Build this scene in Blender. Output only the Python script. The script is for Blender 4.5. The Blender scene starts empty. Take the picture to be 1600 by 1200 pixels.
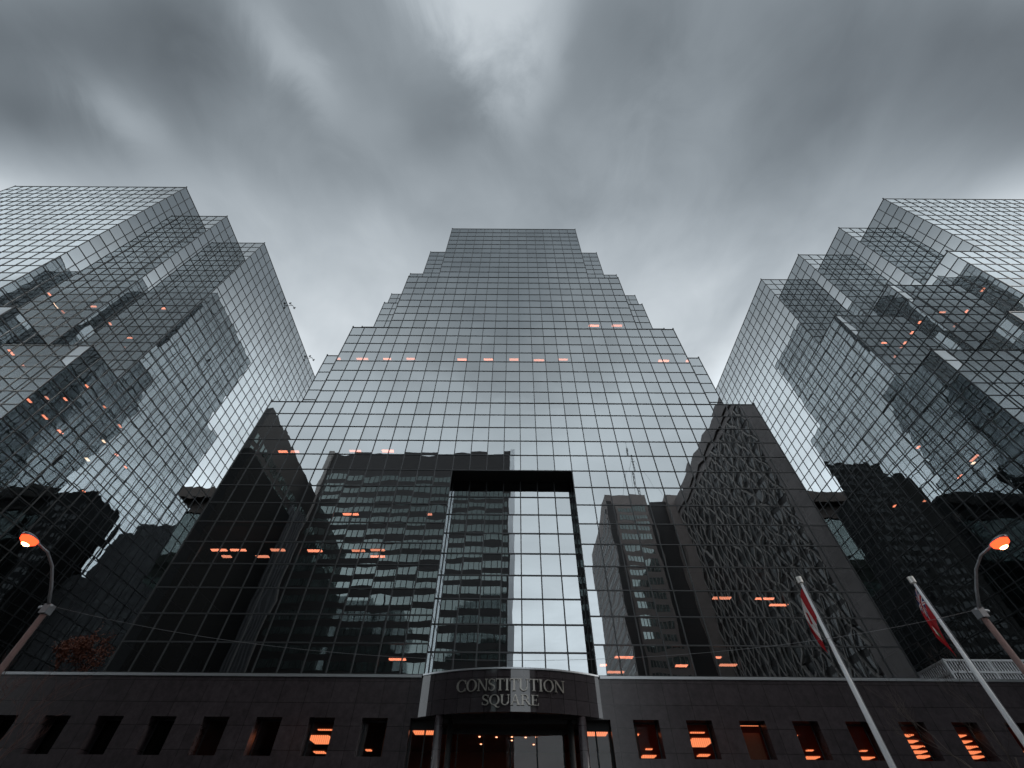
import bpy, math, random
import numpy as np
from mathutils import Matrix, Vector
R = math.radians
C = bpy.context.scene.collection
S = bpy.context.scene

# ------------------------------------------------------------------ camera
CZ = 1.6                                   # eye height
cam = bpy.data.cameras.new('camera'); camo = bpy.data.objects.new('camera', cam); C.objects.link(camo)
p, r, yw = R(49.261), R(0.4774), R(-0.1303)
F = Vector((math.sin(yw)*math.cos(p), math.cos(yw)*math.cos(p), math.sin(p)))
R0 = Vector((math.cos(yw), -math.sin(yw), 0)); U0 = R0.cross(F)
R1 = R0*math.cos(r) + U0*math.sin(r); U1 = -R0*math.sin(r) + U0*math.cos(r)
mw = Matrix((R1, U1, -F)).transposed().to_4x4(); mw.translation = (0, 0, CZ)
camo.matrix_world = mw
cam.sensor_width = 36; cam.lens = 681.95/1600*36; cam.clip_end = 5000; cam.clip_start = .1
S.camera = camo

# ------------------------------------------------------------------ world, sun, exposure
SUN_EL, SUN_AZ = R(30.8), R(107.4)     # azimuth clockwise from +Y
world = bpy.data.worlds.new('World'); S.world = world; world.use_nodes = True
nt = world.node_tree; nt.nodes.clear()
class NT:
    """tiny node helper"""
    def __init__(s, tree): s.t = tree
    def n(s, typ, **kw):
        nd = s.t.nodes.new(typ)
        ins = kw.pop('ins', {})
        for k, v in kw.items(): setattr(nd, k, v)
        for k, v in ins.items():
            if hasattr(v, 'is_output'): s.t.links.new(v, nd.inputs[k])
            else: nd.inputs[k].default_value = v
        return nd
    def m(s, op, a, b=0.0, c=None, clamp=False):
        ins = {0: a, 1: b}
        if c is not None: ins[2] = c
        return s.n('ShaderNodeMath', operation=op, use_clamp=clamp, ins=ins).outputs[0]
w = NT(nt)
tc = w.n('ShaderNodeTexCoord')
sep = w.n('ShaderNodeSeparateXYZ', ins={0: tc.outputs['Generated']})
X, Y, Z = sep.outputs
zc = w.m('MAXIMUM', Z, .06)
px, py = w.m('DIVIDE', X, zc), w.m('DIVIDE', Y, zc)      # position on a flat cloud deck overhead
def blob(cx, cy, rx, ry, rot=0.0):
    dx, dy = w.m('SUBTRACT', px, cx), w.m('SUBTRACT', py, cy)
    c, s_ = math.cos(rot), math.sin(rot)
    u = w.m('DIVIDE', w.m('ADD', w.m('MULTIPLY', dx, c), w.m('MULTIPLY', dy, s_)), rx)
    v = w.m('DIVIDE', w.m('ADD', w.m('MULTIPLY', dx, -s_), w.m('MULTIPLY', dy, c)), ry)
    d = w.m('ADD', w.m('MULTIPLY', u, u), w.m('MULTIPLY', v, v))
    return w.m('POWER', 2.718, w.m('MULTIPLY', d, -1.0))
vec = w.n('ShaderNodeCombineXYZ', ins={0: px, 1: py, 2: 0.4}).outputs[0]
n1 = w.n('ShaderNodeTexNoise', ins={'Vector': vec, 'Scale': 2.3, 'Detail': 4.0, 'Roughness': .5, 'Distortion': .2}).outputs[0]
vec2 = w.n('ShaderNodeCombineXYZ', ins={0: px, 1: w.m('MULTIPLY', py, .8), 2: 3.0}).outputs[0]
n2 = w.n('ShaderNodeTexNoise', ins={'Vector': vec2, 'Scale': 6.0, 'Detail': 6.0, 'Roughness': .58, 'Distortion': .6}).outputs[0]
# brightness of the deck: dark overhead, light towards the horizon, lightest behind the camera
rad = w.m('SQRT', w.m('ADD', w.m('MULTIPLY', px, px), w.m('MULTIPLY', py, py)))
def step(v, a, b, lo, hi): return w.n('ShaderNodeMapRange', interpolation_type='SMOOTHSTEP', ins={0: v, 1: a, 2: b, 3: lo, 4: hi}).outputs[0]
apx = w.m('ABSOLUTE', px); apy = w.m('ABSOLUTE', py)
front = w.m('SUBTRACT', w.m('ADD', step(py, 0.0, .85, .29, .62), w.m('ADD', step(rad, 1.5, 2.2, 0, 1.0), w.m('MULTIPLY', step(w.m('ADD', w.m('MULTIPLY', apx, .75), py), .95, 1.55, 0, 1.0), step(apx, .45, .8, 0, 1)))), w.m('MULTIPLY', step(apx, .25, 1.0, 0, .10), step(py, .12, .45, 1, 0)))
sr = w.m('ADD', apy, w.m('MULTIPLY', apx, .6))
rear = w.m('ADD', w.m('ADD', step(sr, .4, 1.4, .42, 1.2), step(sr, 1.5, 2.8, 0, .35)), w.m('MULTIPLY', step(apx, .58, 1.0, 0, .7), step(py, -.6, -.45, 0, 1)))
isrear = step(py, .05, -.35, 0, 1)
br = w.m('ADD', w.m('MULTIPLY', front, w.m('SUBTRACT', 1.0, isrear)), w.m('MULTIPLY', rear, isrear))
amp = step(rad, .5, 1.3, 1.0, .45)
cl = w.m('ADD', w.m('MULTIPLY', w.m('SUBTRACT', n1, .5), .85), w.m('MULTIPLY', w.m('SUBTRACT', n2, .5), .38))
br = w.m('MULTIPLY', br, w.m('ADD', 1.0, w.m('MULTIPLY', cl, amp)))
px0, py0 = px, py
px = w.m('ADD', px, w.m('MULTIPLY', w.m('SUBTRACT', n2, .5), .15)); py = w.m('ADD', py, w.m('MULTIPLY', w.m('SUBTRACT', n1, .5), .15))
# the break in the cloud above the tower: a wedge that narrows towards the front, and softer patches around it
hw = w.m('MAXIMUM', w.m('MULTIPLY', w.m('SUBTRACT', .30, py), .48), .03)
wx = w.m('SUBTRACT', px, w.m('SUBTRACT', .01, w.m('MULTIPLY', w.m('SUBTRACT', .2, py), .22)))
wedge = w.m('SUBTRACT', 1.0, w.m('DIVIDE', w.m('ABSOLUTE', wx), hw))
br = w.m('ADD', br, w.m('MULTIPLY', w.m('MULTIPLY', step(wedge, -.4, .7, 0, 1), step(py, .25, .03, 0, 1)), w.m('MULTIPLY', step(py, -.35, -.1, 0, .27), step(n2, .3, .6, .6, 1.15))))
for (cx, cy, rx, ry, ro, a) in ((-.42, .05, .04, .09, -.5, .16), (-.33, .14, .12, .05, .5, .07), (-.79, .16, .05, .08, -.6, .15), (-.28, .42, .10, .12, 0, .07), (-.5, .66, .3, .3, 0, .08), (.66, .62, .3, .35, 0, .07), (.32, .25, .2, .2, 0, .03),
                                (.20, .06, .10, .16, .2, -.06), (-.14, .17, .11, .07, .2, -.09), (-.62, .02, .12, .08, 0, -.07), (-.95, .17, .10, .05, 0, -.06), (-.14, .02, .12, .12, 0, .05), (.75, .08, .4, .2, .2, -.035), (-1.2, -.70, .42, .14, 0, -.5), (1.2, -.70, .42, .14, 0, -.5), (-.95, .33, .3, .10, 0, .10), (1.1, .36, .25, .08, 0, .08), (.1, .34, .2, .12, 0, -.05)):
    br = w.m('ADD', br, w.m('MULTIPLY', blob(cx, cy, rx, ry, ro), a))
br = w.m('MAXIMUM', br, .05)
tint = w.n('ShaderNodeMix', data_type='RGBA', ins={0: w.m('MULTIPLY', br, 1.4, clamp=True), 6: (.80, .95, 1.08, 1), 7: (.92, 1.0, 1.06, 1)}).outputs[2]
cloud = w.n('ShaderNodeVectorMath', operation='SCALE', ins={0: tint, 'Scale': br}).outputs[0]
sky = w.n('ShaderNodeTexSky', sky_type='NISHITA', sun_disc=False, sun_elevation=SUN_EL, sun_rotation=SUN_AZ)
skyd = w.n('ShaderNodeVectorMath', operation='SCALE', ins={0: sky.outputs[0], 'Scale': .06}).outputs[0]
mixs = w.n('ShaderNodeMix', data_type='RGBA', ins={0: .94, 6: skyd, 7: cloud}).outputs[2]
bg = w.n('ShaderNodeBackground', ins={0: mixs, 1: 1.0})
w.n('ShaderNodeOutputWorld', ins={0: bg.outputs[0]})
sl = bpy.data.lights.new('sun', 'SUN'); sl.energy = .9; sl.angle = R(12); sl.color = (1, .96, .9)
so = bpy.data.objects.new('sun', sl); C.objects.link(so)
so.rotation_euler = (R(90)-SUN_EL, 0, R(180)-SUN_AZ)      # weak light through the overcast, along the street from the right
S.view_settings.view_transform = 'Standard'; S.view_settings.look = 'None'; S.view_settings.gamma = 1; S.view_settings.exposure = 0
S.render.engine = 'CYCLES'
cy = S.cycles; cy.max_bounces = 14; cy.glossy_bounces = 10; cy.diffuse_bounces = 3; cy.transmission_bounces = 4; cy.transparent_max_bounces = 12
cy.sample_clamp_indirect = 6; cy.caustics_reflective = False; cy.caustics_refractive = False

# ------------------------------------------------------------------ materials
def new_mat(name):
    m = bpy.data.materials.new(name); m.use_nodes = True; m.node_tree.nodes.clear(); return m, NT(m.node_tree)
def pbr(name, col, rough=.6, metal=0.0, var=.25, scale=1.5, spec=.5, bump=0.0, joints=None):
    m, g = new_mat(name)
    co = g.n('ShaderNodeTexCoord').outputs['Object']
    n = g.n('ShaderNodeTexNoise', ins={'Vector': co, 'Scale': scale, 'Detail': 6.0, 'Roughness': .65}).outputs[0]
    f = g.m('ADD', 1.0, g.m('MULTIPLY', g.m('SUBTRACT', n, .5), 2*var))
    base = g.n('ShaderNodeVectorMath', operation='SCALE', ins={0: col, 'Scale': f}).outputs[0]
    if joints:                              # (axis, cell width, cell height): stone panels with dark joints
        ax, cw, ch = joints
        s = g.n('ShaderNodeSeparateXYZ', ins={0: co}).outputs
        v = g.n('ShaderNodeCombineXYZ', ins={0: s[ax], 1: s[2], 2: 0.0}).outputs[0]
        b = g.n('ShaderNodeTexBrick', offset=0.0, ins={'Vector': v, 'Color1': (1, 1, 1, 1), 'Color2': (.8, .8, .8, 1), 'Mortar': (.3, .3, .3, 1), 'Scale': 1.0,
                'Mortar Size': .014, 'Brick Width': cw, 'Row Height': ch, 'Bias': 0.0}).outputs[0]
        base = g.n('ShaderNodeVectorMath', operation='MULTIPLY', ins={0: base, 1: b}).outputs[0]
    bs = g.n('ShaderNodeBsdfPrincipled', ins={'Base Color': base, 'Roughness': rough, 'Metallic': metal, 'Specular IOR Level': spec})
    if bump:
        n3 = g.n('ShaderNodeTexNoise', ins={'Vector': co, 'Scale': scale*9, 'Detail': 4.0}).outputs[0]
        bp_ = g.n('ShaderNodeBump', ins={'Strength': bump, 'Distance': .02, 'Height': n3})
        m.node_tree.links.new(bp_.outputs[0], bs.inputs['Normal'])
    g.n('ShaderNodeOutputMaterial', ins={0: bs.outputs[0]})
    return m
def emis(name, col, st):
    m, g = new_mat(name)
    e = g.n('ShaderNodeEmission', ins={0: (*col, 1), 1: st}); g.n('ShaderNodeOutputMaterial', ins={0: e.outputs[0]}); return m
def ribbed_lamp(name, col, st):            # fluorescent panel behind ribs
    m, g = new_mat(name)
    s_ = g.n('ShaderNodeSeparateXYZ', ins={0: g.n('ShaderNodeTexCoord').outputs['Object']}).outputs
    rib = g.m('MULTIPLY', g.m('SINE', g.m('MULTIPLY', s_[0], 48.0)), g.m('SINE', g.m('MULTIPLY', s_[1], 11.0)))
    e = g.n('ShaderNodeEmission', ins={0: (*col, 1), 1: g.m('MULTIPLY', g.m('ADD', .75, g.m('MULTIPLY', rib, .35)), st)})
    g.n('ShaderNodeOutputMaterial', ins={0: e.outputs[0]}); return m
def mirror_glass(name, ior, tint, trans, dark=(.006, .007, .008)):
    m, g = new_mat(name)
    fr = g.n('ShaderNodeFresnel', ins={0: ior}).outputs[0]
    rnd = g.n('ShaderNodeNewGeometry').outputs['Random Per Island']
    tn = g.n('ShaderNodeVectorMath', operation='SCALE', ins={0: tint, 'Scale': g.m('SUBTRACT', 1.02, g.m('MULTIPLY', g.m('POWER', rnd, 3.0), .13))}).outputs[0]
    gl = g.n('ShaderNodeBsdfGlossy', ins={0: tn, 1: 0.0})
    tr = g.n('ShaderNodeBsdfTransparent', ins={0: (trans, trans*.97, trans*.93, 1)})
    df = g.n('ShaderNodeBsdfDiffuse', ins={0: (*dark, 1)})
    body = g.n('ShaderNodeMixShader', ins={0: .75, 1: df.outputs[0], 2: tr.outputs[0]})
    mx = g.n('ShaderNodeMixShader', ins={0: fr, 1: body.outputs[0], 2: gl.outputs[0]})
    g.n('ShaderNodeOutputMaterial', ins={0: mx.outputs[0]}); return m
M = dict(
    glass=mirror_glass('tower_glass', 4.7, (.92, .975, 1.0), .55),
    clear=mirror_glass('clear_glass', 1.45, (1, 1, 1), .85),
    mullion=pbr('dark_mullion', (.062, .065, .068), .45, .6, .1),
    black=pbr('black_interior', (.012, .011, .011), .9, 0, .2, spec=.1),
    coping=pbr('metal_coping', (.5, .52, .54), .35, .8, .1),
    granite=pbr('dark_granite', (.050, .041, .045), .24, 0, .75, 3.2, .55, .03, (0, 1.565, 1.12)),
    granite_band=pbr('polished_granite', (.046, .039, .043), .05, 0, .45, 6, .8, 0, (0, .7825, 1.0)),
    soffit=pbr('black_soffit', (.01, .01, .01), .6, 0, .1),
    letter=pbr('brass_letter', (.36, .34, .31), .38, .9, .1),
    concrete=pbr('pale_concrete', (.42, .43, .42), .8, 0, .2, .8),
    pier=pbr('dark_concrete', (.19, .168, .165), .75, 0, .3, .5, .3, .1, (1, 9, 3.6)),
    brown=pbr('brown_cladding', (.018, .014, .0135), .6, 0, .3, .7),
    darkclad=pbr('black_cladding', (.0045, .0045, .005), .7, 0, .2, .7, .2),
    tan=pbr('brown_panel', (.17, .14, .13), .7, 0, .3, .5),
    lattice=pbr('concrete_lattice', (.26, .238, .225), .8, 0, .25, 1, .3),
    window=None, asphalt=pbr('asphalt', (.05, .05, .052), .85, 0, .3, 3, .3, .3), paving=pbr('paving', (.22, .21, .2), .8, 0, .25, 2, .3, .2, (0, 1.2, 1.2)),
    pole=pbr('galvanised_pole', (.33, .34, .36), .45, .5, .25, 5), rust=pbr('reddish_pole', (.20, .135, .125), .7, 0, .35, 8, .3, .2),
    white=pbr('white_paint', (.75, .76, .78), .4, 0, .08), cap=pbr('pole_cap', (.72, .7, .66), .4, .3, .1),
    wire=pbr('wire', (.25, .25, .26), .6, 0, .1), bark=pbr('bark', (.06, .045, .04), .9, 0, .4, 12), redbark=pbr('red_twig', (.12, .05, .04), .8, 0, .3, 12),
    redleaf=pbr('red_leaf', (.26, .085, .045), .6, 0, .7, 20), dimlit_wall=pbr('dimlit_warm_wall', (.10, .05, .035), .8, 0, .3, 1), lamplit_wall=pbr('lamplit_warm_wall', (.42, .18, .11), .8, 0, .2, 1),  # room walls: lamp glow and dimness put into the colour
    lamp=emis('office_lamp', (1.0, .30, .17), 4.8), lampsoft=emis('office_lamp_soft', (1.0, .34, .2), 3.0), lampdim=emis('office_lamp_dim', (1.0, .36, .24), 3.0), lampwhite=emis('office_lamp_white', (1.0, .72, .5), 5.0),
    strip=ribbed_lamp('strip_light', (1.0, .27, .11), 2.2), blind=pbr('orange_blind', (.5, .2, .12), .8, 0, .15, 2), hall=pbr('dark_hall', (.09, .035, .025), .6, 0, .2, 1), bulb=emis('street_bulb', (1.0, .36, .13), 30.0), lens=emis('lamp_glow_lens', (1.0, .07, .02), 3.0), spot=emis('downlight', (1.0, .45, .25), 5.0))
def window_mat():
    m, g = new_mat('dark_window')
    fr = g.n('ShaderNodeFresnel', ins={0: 2.5}).outputs[0]
    gl = g.n('ShaderNodeBsdfGlossy', ins={0: (.85, .98, .95, 1), 1: .03})
    co = g.n('ShaderNodeTexCoord').outputs['Object']
    n = g.n('ShaderNodeTexNoise', ins={'Vector': co, 'Scale': .35, 'Detail': 3.0}).outputs[0]
    d = g.n('ShaderNodeVectorMath', operation='SCALE', ins={0: (.10, .12, .115), 'Scale': n}).outputs[0]
    df = g.n('ShaderNodeBsdfDiffuse', ins={0: d})
    mx = g.n('ShaderNodeMixShader', ins={0: fr, 1: df.outputs[0], 2: gl.outputs[0]})
    g.n('ShaderNodeOutputMaterial', ins={0: mx.outputs[0]}); return m
M['window'] = window_mat(); M['greyglass'] = pbr('grey_window', (.055, .056, .058), .25, 0, .5, .5); M['greystone'] = pbr('grey_stone', (.09, .09, .095), .8, 0, .3, .4); M['dimwindow'] = pbr('dim_window', (.016, .017, .019), .2, 0, .4, .4)

# ------------------------------------------------------------------ mesh helpers
class MB:
    """collects shapes; build() links them as ONE mesh object"""
    def __init__(s): s.v = []; s.f = []; s.n = 0; s.smooth = False; s.mi = []
    def add(s, v, f, mi=0):
        s.v.append(np.asarray(v, float).reshape(-1, 3)); s.f += [tuple(i+s.n for i in q) for q in f]; s.mi += [mi]*len(f); s.n += len(s.v[-1]); return s
    def box(s, x0, x1, y0, y1, z0, z1, mi=0):
        v = [(x, y, z) for z in (z0, z1) for y in (y0, y1) for x in (x0, x1)]
        return s.add(v, [(0, 2, 3, 1), (4, 5, 7, 6), (0, 1, 5, 4), (2, 6, 7, 3), (0, 4, 6, 2), (1, 3, 7, 5)], mi)
    def quad(s, a, b, c, d, mi=0): return s.add([a, b, c, d], [(0, 1, 2, 3)], mi)
    def tube(s, pts, rad, seg=8, mi=0):
        pts = [Vector(q) for q in pts]; rad = rad if isinstance(rad, (list, tuple)) else [rad]*len(pts)
        vs = []; n = len(pts)
        for i, q in enumerate(pts):
            t = (pts[min(i+1, n-1)] - pts[max(i-1, 0)]).normalized()
            a = t.cross(Vector((0, 0, 1)) if abs(t.z) < .9 else Vector((1, 0, 0))).normalized(); b = t.cross(a)
            vs += [q + (a*math.cos(2*math.pi*k/seg) + b*math.sin(2*math.pi*k/seg))*rad[i] for k in range(seg)]
        fs = [(i*seg+k, i*seg+(k+1) % seg, (i+1)*seg+(k+1) % seg, (i+1)*seg+k) for i in range(n-1) for k in range(seg)]
        fs += [tuple(range(seg))[::-1], tuple(range((n-1)*seg, n*seg))]
        return s.add([tuple(q) for q in vs], fs, mi)
    def prism(s, poly, z0, z1, mi=0):
        n = len(poly); v = [(x, y, z0) for x, y in poly] + [(x, y, z1) for x, y in poly]
        return s.add(v, [tuple(range(n))[::-1], tuple(range(n, 2*n))] + [(i, (i+1) % n, n+(i+1) % n, n+i) for i in range(n)], mi)
    def build(s, name, mat, parent=None, smooth=False):
        me = bpy.data.meshes.new(name)
        off = np.array(wloc(parent)) if parent else 0
        me.from_pydata((np.concatenate(s.v)-off).tolist(), [], s.f)
        for mm in (mat if isinstance(mat, (list, tuple)) else [mat]): me.materials.append(mm)
        if isinstance(mat, (list, tuple)): me.polygons.foreach_set('material_index', s.mi)
        if smooth: me.polygons.foreach_set('use_smooth', [True]*len(me.polygons))
        return link(name, me, parent)
def wloc(o):
    l = Vector(o.location)
    while o.parent: o = o.parent; l += Vector(o.location)
    return l
def link(name, data, parent=None, loc=(0, 0, 0)):
    o = bpy.data.objects.new(name, data); C.objects.link(o); o.location = loc
    if parent: o.parent = parent
    return o
def tag(o, label=None, cat=None, group=None, kind=None):
    for k, v in (('label', label), ('category', cat), ('group', group), ('kind', kind)):
        if v: o[k] = v
    return o
def thing(name, loc, label, cat, group=None):
    return tag(link(name, None, None, loc), label, cat, group)
def solid(name, mb, mat, kind): return tag(mb.build(name, mat), kind=kind)

# ------------------------------------------------------------------ curtain wall towers
PW, RH = 1.565, 1.795                       # one glass pane
rng = np.random.default_rng(7)
def pane_grid(o, u, n, npan, rows, sub, amp=1.0):
    """wavy glass panes: o lower corner, u unit vector along the wall, n outward normal; returns vertices (npanes, k*k, 3)"""
    o, u, n = (np.asarray(q, float) for q in (o, u, n))
    k = sub+1; t = np.linspace(0, 1, k); U, V = np.meshgrid(t, t); U = U.ravel(); V = V.ravel()
    cols = np.array([(c, q) for q in range(rows[0], rows[1]) for c in range(*npan)], float)
    N = len(cols); a = rng.normal(size=(N, 8))
    g = .012
    Ux = (cols[:, :1]+g+(1-2*g)*U)*PW; Vx = (cols[:, 1:]+g+(1-2*g)*V)*RH
    pil = (1-(2*U-1)**2)*(1-(2*V-1)**2)
    h = 1.05*amp*(a[:, :1]*.0013*(U-.5)*PW + a[:, 1:2]*.0016*(V-.5)*RH + (.0008+.0012*a[:, 2:3])*pil
             + .0005*a[:, 3:4]*np.sin(math.pi*2*U) + .0005*a[:, 4:5]*np.sin(math.pi*2*V+a[:, 6:7]) + .0004*a[:, 5:6]*np.sin(5*(U+V)+a[:, 7:8]))
    P = o + Ux[..., None]*u + Vx[..., None]*np.array([0, 0, 1.]) + h[..., None]*n
    return P, sub
def grid_mesh(name, P, sub, parent, off, mat):
    N = len(P); k = sub+1
    q = np.array([(j*k+i, j*k+i+1, (j+1)*k+i+1, (j+1)*k+i) for j in range(sub) for i in range(sub)])
    faces = (np.arange(N)[:, None, None]*k*k + q[None]).reshape(-1, 4)
    me = bpy.data.meshes.new(name)
    vs = (P.reshape(-1, 3)-np.array(off)).astype(np.float32)
    me.vertices.add(len(vs)); me.vertices.foreach_set('co', vs.ravel())
    me.loops.add(faces.size); me.loops.foreach_set('vertex_index', faces.ravel().astype(np.int32))
    me.polygons.add(len(faces)); me.polygons.foreach_set('loop_start', np.arange(0, faces.size, 4, dtype=np.int32))
    me.polygons.foreach_set('use_smooth', np.ones(len(faces), bool))
    me.materials.append(mat); me.update(calc_edges=True)
    return link(name, me, parent)

CAMP = np.array([0, 0, CZ]); CF = np.array(F); CR = np.array(R1); CU = np.array(U1)
def screen(P):
    d = P-CAMP; z = d@CF; z = np.where(z > .1, z, np.nan)
    return 800+681.95*(d@CR)/z, 600-681.95*(d@CU)/z
def stepped(x0, y0, nx, ny, k):
    """outline (counter-clockwise) of a rectangle of panes whose corners step in k times by three panes"""
    x1, y1 = x0+nx*PW, y0+ny*PW; s = 3*PW
    pts = []
    for i in range(k): pts += [(x0+(k-i)*s, y0+i*s), (x0+(k-i)*s, y0+(i+1)*s)]
    a = [(x0+(k-i)*s, y0+i*s) for i in range(k+1)]
    def stair(cx, cy, sx, sy, order):
        c = []
        for i in range(k+1):
            q = (cx+sx*(k-i)*s, cy+sy*i*s); c.append(q)
            if i < k: c.append((cx+sx*(k-i)*s, cy+sy*(i+1)*s))
        return c if order else c[::-1]
    # start lower-left going right along the front
    return stair(x0, y0, 1, 1, False) + stair(x1, y0, -1, 1, True) + stair(x1, y1, -1, -1, False) + stair(x0, y1, 1, -1, True)
def clean(poly):
    out = []
    for q in poly:
        if not out or math.hypot(q[0]-out[-1][0], q[1]-out[-1][1]) > 1e-6: out.append(q)
    return out
def tower(root, x0, y0, nx, ny, zb, tiers, hole=None, nbig=100):
    """tiers from the bottom: (row0, row1, corner steps). hole: columns and rows left open in the front wall"""
    allP = {4: [], 1: []}; fr = MB(); roofm = MB(); slabs = MB(); knobs = []; inn_h = None
    for (r0, r1, k) in tiers:
        poly = clean(stepped(x0, y0, nx, ny, k)); n = len(poly)
        for i in range(n):
            a, b = poly[i], poly[(i+1) % n]
            L = math.hypot(b[0]-a[0], b[1]-a[1]); cols = round(L/PW)
            if cols == 0: continue
            u = np.array([(b[0]-a[0])/L, (b[1]-a[1])/L, 0]); nrm = np.array([u[1], -u[0], 0])
            back = nrm[1] > .5
            o = np.array([a[0], a[1], zb]); sub = 1 if back else 4
            if hole and nrm[1] < -.5 and r0 == 0:
                c0, c1, h1 = hole
                for cc, rr in (((0, c0), (r0, h1)), ((c1, cols), (r0, h1)), ((0, cols), (h1, r1))): allP[sub].append(pane_grid(o, u, nrm, cc, rr, sub)[0])
            else: allP[sub].append(pane_grid(o, u, nrm, (0, cols), (r0, r1), sub)[0])
            def bar(c0, c1, z0, z1, d):    # a bar on this wall
                p0 = o+u*c0; p1 = o+u*c1
                q = [p0-nrm*.05, p1-nrm*.05, p1+nrm*d, p0+nrm*d]
                fr.add([(x, y, z0) for x, y, _ in q]+[(x, y, z1) for x, y, _ in q], [(3, 2, 1, 0), (4, 5, 6, 7), (0, 1, 5, 4), (1, 2, 6, 5), (2, 3, 7, 6), (3, 0, 4, 7)])
            if not back:
                for c in range(cols+1):
                    za, zz = zb+r0*RH, zb+r1*RH
                    if hole and nrm[1] < -.5 and r0 == 0 and hole[0] < c < hole[1]: za = zb+hole[2]*RH
                    bar(c*PW-.036, c*PW+.036, za, zz, .052)
                for q in range(r0, r1+1):
                    z = zb+q*RH
                    if hole and nrm[1] < -.5 and r0 == 0 and q < hole[2]:
                        bar(0, hole[0]*PW, z-.04, z+.04, .045); bar(hole[1]*PW, cols*PW, z-.04, z+.04, .045)
                    else: bar(0, cols*PW, z-.04, z+.04, .045 if q < r1 else .06)
        zt = zb+r1*RH
        ins = [(min(max(x, x0+.12), x0+nx*PW-.12), min(max(y, y0+.12), y0+ny*PW-.12)) for x, y in poly]
        cxm, cym = x0+nx*PW/2, y0+ny*PW/2
        def inset(q, d): return (q[0]-math.copysign(d, q[0]-cxm), q[1]-math.copysign(d, q[1]-cym))
        roofm.prism([inset(q, .06) for q in poly], zt-.3, zt-.04)
        inn = [inset(q, .35) for q in poly]
        if hole and r0 == 0:
            ha, hb, hy = x0+hole[0]*PW-.35, x0+hole[1]*PW+.35, y0+PW+.8
            inn_h = [(x0+.35, y0+.35), (ha, y0+.35), (ha, hy), (hb, hy), (hb, y0+.35), (x0+nx*PW-.35, y0+.35), (x0+nx*PW-.35, y0+ny*PW-.35), (x0+.35, y0+ny*PW-.35)]
        for q in range(r0+(r0 % 2), r1, 2):
            z = zb+q*RH
            if q > 0: slabs.prism(inn_h if hole and r0 == 0 and q < hole[2] else inn, z-.22, z+.22)
        core = [inset(q, 4.0 if not (hole and r0 == 0) else 7.0) for q in poly]
        slabs.prism(core, zb+r0*RH+.3, zt-.5)
        for i in range(n):
            a, b, c = poly[i-1], poly[i], poly[(i+1) % n]
            if (b[0]-a[0])*(c[1]-b[1])-(b[1]-a[1])*(c[0]-b[0]) > 0: knobs.append((b[0], b[1], zt))
    off = wloc(root)
    # the hundred panes that show largest are parts of their own, the rest one mass
    P4 = np.concatenate(allP[4])
    cen = P4.mean(1); sx, sy = screen(cen); c0 = screen(P4[:, 0]); c1 = screen(P4[:, 4]); c2 = screen(P4[:, 20])
    area = np.abs((c1[0]-c0[0])*(c2[1]-c0[1])-(c1[1]-c0[1])*(c2[0]-c0[0]))
    # facing the camera and in the frame
    nr = np.cross(P4[:, 4]-P4[:, 0], P4[:, 20]-P4[:, 0]); face = ((CAMP-cen)*nr).sum(1) > 0
    ok = face & (sx > -10) & (sx < 1610) & (sy > -10) & (sy < 1070) & np.isfinite(area)
    score = np.where(ok, area, -1); order = np.argsort(-score)
    big = order[:nbig]; rest = np.setdiff1d(np.arange(len(P4)), big)
    for i in big: grid_mesh('window_pane', P4[i:i+1], 4, root, off, M['glass'])
    g = grid_mesh('glazing', P4[rest], 4, root, off, M['glass']); g['kind'] = 'stuff'
    if allP[1]: 
        g2 = grid_mesh('rear_glazing', np.concatenate(allP[1]), 1, root, off, M['glass']); g2['kind'] = 'stuff'
    fr.build('mullion_grid', M['mullion'], root); roofm.build('roof', M['black'], root); slabs.build('floor_slabs', M['black'], root)
    for (x, y, z) in knobs:
        if y > y0+ny*PW*.6: continue
        kb = MB(); kb.box(x-.04, x+.04, y-.04, y+.04, z, z+.12); kb.tube([(x, y, z+.1), (x, y, z+.28)], [.10, .08], 8); kb.build('roof_light', M['mullion'], root)
    return g

POD = CZ+8.88                               # podium roof
YF = 32.0
# central tower
ct = thing('office_tower', (0, YF, 0), 'tall mirrored glass office tower with stepped corners above the granite podium and curved sign', 'office tower', 'mirrored glass office towers')
X0 = -16.5*PW
tower(ct, X0, YF, 33, 30, POD, [(0, 14, 0), (14, 22, 1), (22, 30, 2), (30, 41, 3)], hole=(13, 20, 9))
# right tower
ZR = CZ+71.9-35*RH
rt = thing('office_tower', (44.55, 22.68, 0), 'mirrored glass office tower on the right whose corner steps down in four blocks', 'office tower', 'mirrored glass office towers')
tower(rt, 44.55, 22.68, 33, 36, ZR-6*RH, [(0, 14, 0), (14, 22, 1), (22, 30, 2), (30, 41, 3)])
# left tower
ZL = CZ+75-41*RH
lt = thing('office_tower', (-44.4, 22.5, 0), 'mirrored glass office tower on the left with three tall stepped corners', 'office tower', 'mirrored glass office towers')
tower(lt, -44.4-30*PW, 22.5, 30, 33, ZL, [(0, 12, 0), (12, 20, 1), (20, 41, 2)])

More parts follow.
